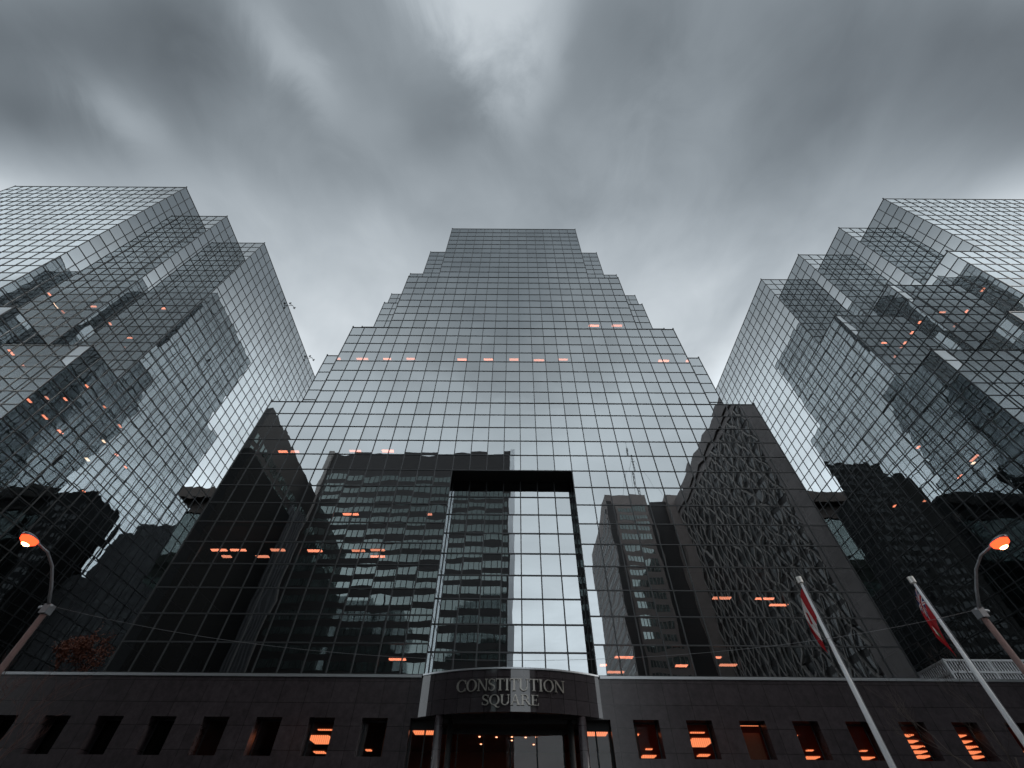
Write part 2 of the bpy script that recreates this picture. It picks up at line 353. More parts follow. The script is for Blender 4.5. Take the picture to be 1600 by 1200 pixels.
# niche in the central facade
HX0, HX1, HZ = X0+13*PW, X0+20*PW, POD+9*RH; YB = YF+PW
ps = [pane_grid((HX0, YB, POD), (1, 0, 0), (0, -1, 0), (0, 7), (0, 9), 4)[0], pane_grid((HX0, YF, POD), (0, 1, 0), (1, 0, 0), (0, 1), (0, 9), 4, .25)[0], pane_grid((HX1, YB, POD), (0, -1, 0), (-1, 0, 0), (0, 1), (0, 9), 4, .25)[0]]
nm = MB()
nm.box(HX0-.02, HX1+.02, YF+.02, YB+.3, HZ-.02, HZ+.3)
nm.build('niche_soffit', M['soffit'], ct)
ga = grid_mesh('niche_glazing', np.concatenate(ps), 4, ct, wloc(ct), M['glass']); ga['kind'] = 'stuff'
fr = MB()
for c in range(8): fr.box(HX0+c*PW-.045, HX0+c*PW+.045, YB-.052, YB+.05, POD, HZ-.03)
for q in range(9): fr.box(HX0, HX1, YB-.045, YB+.05, POD+q*RH-.05, POD+q*RH+.05)
for sx_, xx in ((1, HX0), (-1, HX1)):
    for q in range(9): fr.box(min(xx-.05*sx_, xx+.012*sx_), max(xx-.05*sx_, xx+.012*sx_), YF+.06, YB, POD+q*RH-.03, POD+q*RH+.03)
fr.build('niche_mullions', M['mullion'], ct)
nb = MB(); nb.box(HX0-.4, HX1+.4, YB+.4, YB+.6, POD, HZ); nb.build('niche_back_wall', M['black'], ct)

# ------------------------------------------------------------------ podium of the central tower
PY = YF-.12                                 # face of the granite
WX = [s*(8.0+3.13*k) for k in range(11) for s in (-1, 1)]
WZ0, WZ1 = CZ+4.87, CZ+6.64; WD = .9
pb = MB()
ENT = 5.9                                   # half width of the entrance
def wall_x(x0, x1, z0, z1): pb.box(x0, x1, PY, PY+.9, z0, z1)
wall_x(-44.3, 44.4, WZ1, POD-.18)
wall_x(-44.3, -ENT, 0, WZ0); wall_x(ENT, 44.4, 0, WZ0)
for sgn in (-1, 1):
    edges = [ENT]
    for k in range(11): edges += [8.0+3.13*k-.76, 8.0+3.13*k+.76]
    edges.append(44.3)
    for a, b in zip(edges[0::2], edges[1::2]): wall_x(min(sgn*a, sgn*b), max(sgn*a, sgn*b), WZ0, WZ1)
pb.build('podium_wall', M['granite'], ct)
pr = MB(); pr.box(-44.3, 44.4, PY+.92, YF+50, POD-.6, POD-.22); pr.build('podium_roof', M['black'], ct)
cp = MB()
for a, b in ((-44.3, -5.6), (5.6, 44.4)):
    cp.box(a, b, PY-.06, YF-.06, POD-.178, POD-.03)
cp.build('podium_coping', M['coping'], ct)
# windows with lit rooms behind
lit = {8.0: 'low', 11.13: 'big', 14.26: 'wall', 17.39: 'low', 20.52: 'low', 23.65: 'many', 26.78: 'many', 29.91: 'low', -11.13: 'big', -17.39: 'dim', -8.0: 'dim'}
random.seed(3)
for x in WX:
    key = round(x, 2); kind = lit.get(key)
    wn = MB(); y = PY+WD-.08
    wn.box(x-.76, x+.76, y, y+.07, WZ0, WZ0+.05); wn.box(x-.76, x+.76, y, y+.07, WZ1-.05, WZ1)
    wn.box(x-.76, x-.71, y, y+.07, WZ0+.05, WZ1-.05); wn.box(x+.71, x+.76, y, y+.07, WZ0+.05, WZ1-.05)
    wo = wn.build('window', M['mullion'], ct)
    g = MB(); g.quad((x-.71, y+.03, WZ0+.05), (x+.71, y+.03, WZ0+.05), (x+.71, y+.03, WZ1-.05), (x-.71, y+.03, WZ1-.05)); g.build('pane', M['clear'], wo)
    if not kind: continue
    yd = PY+WD; lz = (CZ+6.60, CZ+6.64)
    def lampbox(d0, d1, o0, o1):           # panels on the ceiling behind this window
        xc = x*(1+(d0+d1)/2/32.8); lm = MB(); lm.box(xc+o0, xc+o1, yd+d0, yd+d1, *lz); lm.build('ceiling_lamp', M['strip'], wo)
    if kind == 'big': lampbox(3.7, 6.2, -.8, .8); lampbox(8.8, 9.5, -.3, .5); lampbox(2.0, 2.2, -.4, .5)
    elif kind == 'wall':
        bl = MB(); bl.box(x-.75, x+.75, yd+.3, yd+.32, WZ0-.3, WZ1-.35); bl.build('blind', M['blind'], wo)
        lampbox(.1, .22, -.9, .9)
    elif kind == 'low': lampbox(9.3, 10.2, -.5, .5); lampbox(7.0, 7.3, -.1, .35); lampbox(2.6, 3.1, -.9, -.4)
    elif kind == 'many':
        for j in range(5): lampbox(2.2+1.6*j, 2.8+1.7*j, -.65+.1*j, .25+.12*j)
        lampbox(5.2, 5.6, .9, 1.3)
    elif kind == 'dim': lampbox(8.0, 8.5, -.5, -.1)
for a, b, mt in ((7.6, 44.2, 'lamplit_wall'), (-44.2, -18.9, 'black'), (-18.8, -7.6, 'dimlit_wall')):  # bright, dim and unlit look of each room put into its wall colour
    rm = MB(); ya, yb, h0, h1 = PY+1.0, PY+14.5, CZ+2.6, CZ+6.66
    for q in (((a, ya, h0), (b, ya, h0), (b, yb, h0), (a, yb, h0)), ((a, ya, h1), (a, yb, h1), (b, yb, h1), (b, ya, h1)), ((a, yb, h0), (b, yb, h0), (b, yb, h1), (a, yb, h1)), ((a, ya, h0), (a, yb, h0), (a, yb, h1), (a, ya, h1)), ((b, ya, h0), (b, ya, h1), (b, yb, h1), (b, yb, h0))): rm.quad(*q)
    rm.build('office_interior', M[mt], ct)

# entrance canopy: a bowed granite band
CB, CT = CZ+6.68, CZ+8.80; CXH = 5.5; YC = 30.45
rad = (CXH**2+(PY-YC)**2)/(2*(PY-YC)); cyc = YC+rad; half = math.asin(CXH/rad)
def arc(t, d=0.0): return ((rad+d)*math.sin(t*half), cyc-(rad+d)*math.cos(t*half))
def arc_band(mb, z0, z1, d0, d1, seg=40, a=-1, b=1):
    o = [arc(a+(b-a)*i/seg, d1) for i in range(seg+1)]; i_ = [arc(a+(b-a)*i/seg, d0) for i in range(seg+1)]
    poly = o + i_[::-1]; n = len(o)
    v = [(x, y, z) for z in (z0, z1) for x, y in o] + [(x, y, z) for z in (z0, z1) for x, y in i_]
    f = []
    for i in range(seg):
        f += [(i, i+1, n+i+1, n+i), (2*n+i, 3*n+i, 3*n+i+1, 2*n+i+1), (n+i, n+i+1, 3*n+i+1, 3*n+i), (i, 2*n+i, 2*n+i+1, i+1)]
    f += [(0, n, 3*n, 2*n), (n-1, 3*n-1, 4*n-1, 2*n-1)]
    mb.add(v, f)
cb = MB(); arc_band(cb, CB, CT, -.35, 0); canopy = cb.build('entrance_canopy', M['granite_band'], ct)
cc = MB(); arc_band(cc, CT+.003, CT+.09, -.4, .06); cc.build('canopy_coping', M['coping'], canopy)
cr = MB(); cr.prism([arc(-1+2*i/30, -.36) for i in range(31)], CB+.25, CB+.4); cr.build('canopy_soffit', M['soffit'], canopy)
cr = MB(); cr.prism([arc(-1+2*i/30, -.36) for i in range(31)], CT-.15, CT-.02); cr.build('canopy_roof', M['black'], canopy)

# serif letters: strokes in a unit box (width, list of polygons)
def L_box(x0, x1, y0, y1): return [(x0, y0), (x1, y0), (x1, y1), (x0, y1)]
def ring(cx, cy, rx, ry, tx, ty, a0=0, a1=360, n=28):
    out = []
    for i in range(n):
        t0, t1 = R(a0+(a1-a0)*i/n), R(a0+(a1-a0)*(i+1)/n)
        out.append([(cx+rx*math.cos(t0), cy+ry*math.sin(t0)), (cx+rx*math.cos(t1), cy+ry*math.sin(t1)), (cx+(rx-tx)*math.cos(t1), cy+(ry-ty)*math.sin(t1)), (cx+(rx-tx)*math.cos(t0), cy+(ry-ty)*math.sin(t0))])
    return out
TK, TN, SF = .15, .06, .05
def serif(x, y, wd=.15): return L_box(x-wd, x+wd, y, y+SF)
GL = {
 'I': (.42, [L_box(.21-TK/2, .21+TK/2, SF, 1-SF), serif(.21, 0), serif(.21, 1-SF)]),
 'T': (.80, [L_box(.40-TK/2, .40+TK/2, SF, 1-.06), serif(.40, 0), L_box(.02, .78, .94, 1), L_box(.02, .07, .76, .94), L_box(.73, .78, .76, .94)]),
 'N': (.95, [L_box(.14-TN/2, .14+TN/2, SF, 1-SF), L_box(.80-TN/2, .80+TN/2, SF, 1-SF), serif(.14, 0, .12), serif(.10, 1-SF, .10), serif(.80, 1-SF, .13), [(.08, 1-SF), (.26, 1-SF), (.83, 0), (.72, 0)]]),
 'O': (.98, ring(.48, .5, .46, .52, .15, .05)),
 'C': (.86, ring(.48, .5, .46, .52, .15, .05, 42, 318) + [L_box(.76, .81, .66, .96), L_box(.76, .81, .06, .30)]),
 'S': (.66, ring(.32, .735, .27, .275, .10, .06, 40, 250) + ring(.33, .255, .29, .275, .11, .06, -140, 90) + [[(.13, .60), (.22, .66), (.55, .42), (.46, .34)], L_box(.54, .58, .72, .96), L_box(.05, .09, .04, .28)]),
 'U': (.92, [L_box(.17-TK/2, .17+TK/2, .3, 1-SF), L_box(.75-TN/2, .75+TN/2, .3, 1-SF), serif(.17, 1-SF), serif(.75, 1-SF, .12)] + ring(.435, .3, .345, .32, .14, .06, 180, 360)),
 'Q': (.98, ring(.48, .5, .46, .52, .15, .05) + [[(.40, .02), (.55, .06), (.80, -.20), (.98, -.16), (.80, -.27), (.62, -.22)]]),
 'A': (.92, [[(.10, SF), (.17, SF), (.47, 1.02), (.40, .98)], [(.64, SF), (.80, SF), (.50, 1.02), (.40, 1.02)], L_box(.24, .63, .32, .38), serif(.13, 0, .12), serif(.73, 0, .16)]),
 'R': (.90, [L_box(.17-TK/2, .17+TK/2, SF, 1-SF), serif(.17, 0), L_box(.03, .42, .95, 1), L_box(.24, .42, .47, .52)] + ring(.40, .735, .29, .265, .13, .05, -90, 90) + [[(.40, .49), (.54, .49), (.90, 0), (.72, 0)]]),
 'E': (.78, [L_box(.17-TK/2, .17+TK/2, SF, 1-SF), L_box(.03, .66, .95, 1), L_box(.03, .70, 0, .05), L_box(.24, .50, .48, .53), L_box(.62, .66, .80, .95), L_box(.66, .70, .05, .24), L_box(.47, .51, .40, .62)])}
def word(txt, z, h, wid):
    tot = sum(GL[c][0] for c in txt); s = wid/tot; xx = -wid/2
    for ch in txt:
        wd, polys = GL[ch]; mb = MB()
        for j, pl in enumerate(polys):
            d = .10+.0015*(j % 5); v = []
            for dd in (.012, d):
                for (a, b) in pl:
                    t = (xx+a*s)/CXH*1.0
                    tt = math.asin(max(-.99, min(.99, (xx+a*s)/rad)))/half
                    ax, ay = arc(tt, dd); v.append((ax, ay, z+b*h))
            n = len(pl)
            mb.add(v, [tuple(range(n))[::-1], tuple(range(n, 2*n))]+[(i, (i+1) % n, n+(i+1) % n, n+i) for i in range(n)])
        mb.build('letter', M['letter'], canopy); xx += wd*s
word('CONSTITUTION', CZ+7.68, .60, 6.45)
word('SQUARE', CZ+6.98, .50, 3.35)

# entrance below the canopy
en = MB()
HW = ENT+1.6
en.box(-HW, -HW+.02, PY+.95, PY+9, 0, WZ1); en.box(HW-.02, HW, PY+.95, PY+9, 0, WZ1)
en.box(-HW, HW, PY+9, PY+9.1, 0, WZ1); en.box(-HW, HW, PY+.96, PY+9, WZ1-.1, WZ1-.05)
en.build('entrance_hall', M['lamplit_wall'], ct)  # warm wash of lamplight put into the hall's wall colour
em = MB()
for a, b in ((-5.9, -4.2), (4.2, 5.9)):
    for xx in (a, (a+b)/2-.04, b-.08): em.box(xx, xx+.08, PY+.6, PY+.7, 0, CZ+6.2)
for xx in (-3.2, -1.6, 0, 1.6, 3.2): em.box(xx-.04, xx+.04, PY+1.6, PY+1.7, 0, CZ+6.2)
em.box(-4.2, 4.2, PY+1.6, PY+1.72, CZ+6.2, CZ+6.7); em.box(-5.9, -4.2, PY+.6, PY+.7, CZ+6.2, CZ+6.7); em.box(4.2, 5.9, PY+.6, PY+.7, CZ+6.2, CZ+6.7)
em.box(-4.2, 4.2, PY+.2, PY+1.6, CZ+6.45, CZ+6.64)
em.build('entrance_frame', M['soffit'], ct)
for sx_ in (-1, 1):
    col = MB(); col.tube([(sx_*4.15, PY-.35, 0), (sx_*4.15, PY-.35, CB+.24)], .26, 20); col.build('column', M['granite'], ct, True)
    col = MB(); col.tube([(sx_*3.55, PY+.3, 0), (sx_*3.55, PY+.3, CB+.24)], .18, 16); col.build('column', M['soffit'], ct, True)
eg = MB(); eg.quad((-4.2, PY+1.66, 0), (4.2, PY+1.66, 0), (4.2, PY+1.66, CZ+6.2), (-4.2, PY+1.66, CZ+6.2))
for a, b in ((-5.9, -4.2), (4.2, 5.9)): eg.quad((a, PY+.65, 0), (b, PY+.65, 0), (b, PY+.65, CZ+6.2), (a, PY+.65, CZ+6.2))
eg.build('entrance_glass', M['clear'], ct)
for a, b in ((-5.7, -4.4), (4.4, 5.7)):
    lm = MB(); lm.box(a*1.07, b*1.07, PY+2.5, PY+3.4, WZ1-.16, WZ1-.11); lm.build('ceiling_lamp', M['strip'], ct)
for (xx, yy) in ((-2.0, 4.0), (-2.0, 6.2), (1.7, 4.0), (1.6, 6.2), (-.9, 4.1), (.1, 4.0), (.1, 5.0), (1.0, 4.1)):
    lm = MB(); lm.tube([(xx, PY+yy, WZ1-.14), (xx, PY+yy, WZ1-.11)], .065, 10); lm.build('downlight', M['spot'], ct)

# ------------------------------------------------------------------ ground and street
g = MB(); g.quad((-1500, -1500, 0), (1500, -1500, 0), (1500, 1500, 0), (-1500, 1500, 0)); solid('ground', g, M['asphalt'], 'structure')
g = MB(); g.box(-44, 44, 14, PY, .001, .15); solid('pavement', g, M['paving'], 'structure')
g = MB(); g.box(-200, 200, -6, 2, .001, .15); solid('near_pavement', g, M['paving'], 'structure')

# ------------------------------------------------------------------ buildings across the street, seen in the glass
def bldg(name, loc, label): return thing(name, loc, label, 'building')
def ribbon(root, x0, x1, y, z0, z1, fl, sill, hgt, axis='y', face=1, glass='window', mull=1.6, clad='brown'):
    """window bands on a wall plane; axis y: plane at y facing +y; axis x: plane at x facing face"""
    wb = MB(); mb = MB(); z = z0
    def bx(m_, a, b, d0, d1, c0, c1):
        if axis == 'y': m_.box(a, b, y+min(d0*face, d1*face), y+max(d0*face, d1*face), c0, c1)
        else: m_.box(y+min(d0*face, d1*face), y+max(d0*face, d1*face), a, b, c0, c1)
    while z+fl <= z1+.01:
        bx(wb, x0, x1, -.1, .03, z+sill, z+sill+hgt)
        for k in range(int((x1-x0)/mull)+1): bx(mb, x0+k*mull-.09, x0+k*mull+.09, 0, .12, z+sill, z+sill+hgt)
        z += fl
    wb.build('window_bands', M[glass], root); mb.build('window_mullions', M[clad], root)
# slab with ribbon windows
K = -45.0
b2 = bldg('slab_building', (-28, K, 0), 'dark brown slab block with ribbon windows reflected in the middle of the central tower')
m = MB(); m.box(-57.4, -.8, K-22, K, 0, CZ+92); m.build('wall', M['brown'], b2)
ribbon(b2, -56.5, -1.2, K, 6, CZ+85.5, 3.6, 1.0, 1.9)
m = MB(); m.box(-.75, .75, K-1.6, K+.5, 0, CZ+92.4); m.build('pilaster', M['white'], b2)
m = MB(); m.box(-58.9, -57.5, K-1.6, K+.5, 0, CZ+92.4); m.build('pilaster', M['lattice'], b2)
# left block
b1 = bldg('office_block', (-65, -28, 0), 'dark block with small windows reflected at the left edge of the central tower')
m = MB(); m.box(-78, -58, -47, -9.6, 0, CZ+76); m.build('wall', M['brown'], b1)
wm = MB()
for i in range(23):
    for j in range(18): wm.box(-58.05, -57.93, -46.2+i*1.6, -45.2+i*1.6, 6+j*3.6, 8.2+j*3.6)
wm.build('windows', M['window'], b1)
m = MB()
for i in range(9): m.box(-58, -57.3, -47+i*1.5, -46.5+i*1.5, 0, CZ+66)
m.build('vertical_fins', M['greystone'], b1)
bb = bldg('black_block', (-65, -20, 0), 'plain black block standing before the dark block with small windows')
m = MB(); m.box(-77, -56.4, -34, -8.5, 0, CZ+62); m.build('wall', M['darkclad'], bb)
# lattice tower
b4 = bldg('lattice_building', (68, -35, 0), 'concrete block with a diagonal lattice screen reflected at the right edge of the central tower')
m = MB(); m.box(58, 84, -66, -4, 0, CZ+88.5); m.build('wall', M['brown'], b4)
m = MB(); m.box(57.3, 58.2, -12.5, -3.5, 0, CZ+88); m.box(57.0, 58.2, -66, -3.4, CZ+84.5, CZ+89.2); m.box(57.6, 58.2, -66, -12.5, CZ+82.6, CZ+84.5); m.build('pier', M['pier'], b4)
wm = MB(); mm = MB()
for j in range(23):
    wm.box(57.9, 58.05, -65.5, -13, 3+j*3.6, 5.4+j*3.6)
    for i in range(34): mm.box(57.85, 58.12, -65.5+i*1.55-.1, -65.5+i*1.55+.1, 3+j*3.6, 5.4+j*3.6)
wm.build('window_bands', M['greyglass'], b4); mm.build('window_mullions', M['brown'], b4)
lt_ = MB(); cw, ch = 3.75, 3.6
for j in range(23):
    for i in range(14):
        ya = -65.5+i*cw; z = 2+j*ch; e0, e1 = (.25, ch-.25) if j % 2 else (ch-.25, .25)
        for (p_, q_) in (((ya, z+e0), (ya+cw*.38, z+e1)), ((ya+cw*.38, z+e1), (ya+cw*.62, z+e1)), ((ya+cw*.62, z+e1), (ya+cw, z+e0))):
            dy, dz = q_[0]-p_[0], q_[1]-p_[1]; l = math.hypot(dy, dz); ny, nz = -dz/l*.15, dy/l*.15
            k4 = [(p_[0]+ny, p_[1]+nz), (q_[0]+ny, q_[1]+nz), (q_[0]-ny, q_[1]-nz), (p_[0]-ny, p_[1]-nz)]
            v = [(57.45, *k) for k in k4]+[(57.72, *k) for k in k4]
            lt_.add(v, [(3, 2, 1, 0), (4, 5, 6, 7), (0, 1, 5, 4), (1, 2, 6, 5), (2, 3, 7, 6), (3, 0, 4, 7)])
        if j < 22: lt_.box(57.47, 57.7, ya-.22 if not j % 2 else ya+cw/2-.22, ya+.22 if not j % 2 else ya+cw/2+.22, z+ch-.24, z+ch+.24)
lt_.build('lattice_screen', M['lattice'], b4)
# brown tower with mast
b3 = bldg('brown_tower', (46, -80, 0), 'brown tower with window strips and a roof mast reflected right of the niche')
m = MB(); m.box(33, 47, -110, -66, 0, CZ+92); m.box(54, 60, -110, -66, 0, CZ+92); m.build('wall', M['tan'], b3)
m = MB(); m.box(47, 54, -108, -68, 0, CZ+90); m.box(32.9, 35.2, -65.95, -65.8, 0, CZ+88); m.build('dark_recess', M['brown'], b3)
ribbon(b3, 36, 46, -66, 6, CZ+90, 3.6, 1.0, 2.0, glass='window', mull=1.1, clad='tan')
ribbon(b3, -109, -67, 33, 6, CZ+90, 3.6, 1.0, 2.0, 'x', -1, 'dimwindow', clad='brown')
ms = thing('roof_mast', (46.5, -70, CZ+92), 'thin lattice radio mast on the brown tower roof', 'mast')
m = MB()
for a in range(3): 
    c_, s_ = math.cos(a*2.094)*.45, math.sin(a*2.094)*.45
    m.tube([(46.5+c_, -70+s_, CZ+92), (46.5+c_*.5, -70+s_*.5, CZ+117)], .09, 5)
for k in range(16):
    z = CZ+92.5+k*1.5; f = 1-.5*k/16; q = [(46.5+math.cos(a*2.094)*.45*f, -70+math.sin(a*2.094)*.45*f) for a in range(3)]
    for a in range(3): m.tube([(*q[a], z), (*q[(a+1) % 3], z+1.4)], .05, 4)
m.build('lattice', M['mullion'], ms)
m = MB()
for a in range(3): m.tube([(46.5+math.cos(a*2.1+.5)*8, -70+math.sin(a*2.1+.5)*6, CZ+92), (46.5, -70, CZ+113)], .05, 4)
m.tube([(45.3, -70, CZ+113), (47.7, -70, CZ+113.4)], .12, 5); m.tube([(45.6, -70, CZ+110), (47.4, -70, CZ+110)], .12, 5); m.tube([(46.5, -70, CZ+117), (46.5, -70, CZ+120)], .05, 5)
m.build('guy_wires', M['mullion'], ms)
# slab behind the complex
b5 = bldg('rear_slab', (0, 100, 0), 'wide dark roofed glass slab behind the towers mirrored in both side walls')
m = MB(); m.box(-34, 34, 96, 112, 0, CZ+61); m.build('wall', M['window'], b5)
m = MB(); m.box(-36, 36, 94, 114, CZ+64.5, CZ+67.5); m.box(-34, 34, 95.6, 112.4, CZ+61, CZ+64.5); m.build('roof', M['tan'], b5)

# dark blocks north of the complex, seen by double reflection between the towers
def dark_block(x0, x1, y0, y1, h, label, mat='darkclad', step_=None):
    b = bldg('dark_block', ((x0+x1)/2, y0, 0), label)
    m = MB(); m.box(x0, x1, y0, y1, 0, h)
    for (a, c, hh) in step_ or []: m.box(a, c, y0+.5, y1-.5, 0, hh)
    m.build('wall', M[mat], b); wm = MB(); z = 4.0
    while z < h-3:
        k = x0+1.2
        while k < x1-1.5: wm.box(k, k+1.5, y0-.06, y0+.1, z, z+1.7); k += 2.6
        z += 3.6
    wm.build('windows', M['dimwindow'], b)
dark_block(-150, -97, 120, 134, 85, 'black block with a flat top far behind the left tower')
dark_block(-86, -60, 130, 150, 80, 'grey stepped block behind the rear slab at the left', 'greystone', [(-92, -86.1, 77), (-101, -92.1, 63)])
dark_block(80, 101, 130, 150, 108, 'tall black block behind the right tower', 'darkclad', [(101.1, 110, 103.5)])
dark_block(126, 175, 140, 156, 101, 'broad black block beyond the tall black block')
for i in range(9):
    xx = -220+i*49; dark_block(xx, xx+46, 170, 190, 58+((i*37) % 5)*5, ('first', 'second', 'third', 'fourth', 'fifth', 'sixth', 'seventh', 'eighth', 'ninth')[i]+' of the low blocks in the row at the back counted from the left')

# ------------------------------------------------------------------ street lamps, flags, wire
def lamp(sx, x, y, label):
    t = thing('street_lamp', (x, y, 0), label, 'street lamp', 'street lamps before the podium')
    zt = CZ+7.4
    m = MB(); m.tube([(x, y, 0), (x, y, zt-.25)], [.13, .105], 14); m.build('pole', M['rust'], t, True)
    m = MB(); m.box(x-.13, x+.13, y-.16, y+.16, zt-.3, zt+.05); m.tube([(x-.5*sx, y+.1, zt), (x+.15*sx, y-.1, zt)], .05, 8); m.build('bracket', M['pole'], t)
    pts = [(x, y, zt-.1), (x, y-.55, zt+.55), (x, y-1.15, zt+1.1), (x, y-1.75, zt+1.38), (x, y-2.3, zt+1.42)]
    m = MB(); m.tube(pts, [.06, .056, .05, .045, .04], 10); m.build('arm', M['pole'], t, True)
    hx, hy, hz = x, y-2.75, zt+1.38
    m = MB(); rings = []
    for i, (dy, rx, rz) in enumerate(((.42, .05, .04), (.25, .13, .08), (0, .18, .11), (-.25, .16, .10), (-.4, .06, .05))):
        rings += [(hx+rx*math.cos(a*math.pi/6), hy+dy, hz+.06+rz*math.sin(a*math.pi/6)) for a in range(12)]
    m.add(rings, [(i*12+a, i*12+(a+1) % 12, (i+1)*12+(a+1) % 12, (i+1)*12+a) for i in range(4) for a in range(12)]+[tuple(range(12)), tuple(range(48, 60))[::-1]])
    m.build('lamp_head', M['pole'], t, True)
    m = MB(); rings = []
    for (z, f) in ((.03, 1.25), (-.10, 1.15), (-.2, .6)):
        rings += [(hx+.17*f*math.cos(a*math.pi/8), hy+.29*f*math.sin(a*math.pi/8), hz+.0+z) for a in range(16)]
    m.add(rings, [(i*16+a, (i+1)*16+a, (i+1)*16+(a+1) % 16, i*16+(a+1) % 16) for i in range(2) for a in range(16)]+[tuple(range(32, 48))[::-1]])
    m.build('lens', M['lens'], t, True)  # red glow around the bulb put into the emission of an enlarged lens
    m = MB(); m.add([(hx+.13*math.cos(a*math.pi/6)*f, hy+.2*math.sin(a*math.pi/6)*f, hz-z) for (z, f) in ((.15, .85), (.22, .75), (.26, .35)) for a in range(12)],
        [(i*12+a, (i+1)*12+a, (i+1)*12+(a+1) % 12, i*12+(a+1) % 12) for i in range(2) for a in range(12)]+[tuple(range(24, 36))[::-1], tuple(range(12))])
    m.build('bulb', M['bulb'], t, True)
lamp(1, -18.65, 18.4, 'lit street lamp on a reddish pole at the left before the red shrub')
lamp(-1, 18.6, 18.1, 'lit street lamp on a reddish pole at the right beside the white louvred screen')
m = MB()
def sag(a, b, d, n=24): return [tuple(np.array(a)*(1-t)+np.array(b)*t-np.array([0, 0, d*4*t*(1-t)])) for t in np.linspace(0, 1, n)]
wire = MB(); wire.tube(sag((-18.5, 18.4, CZ+7.4), (18.5, 18.1, CZ+7.4), 1.85, 40), .006, 5)
wire.build('overhead_wire', M['wire']); tag(bpy.data.objects['overhead_wire'], 'thin overhead wire sagging between the two street lamp poles', 'wire')

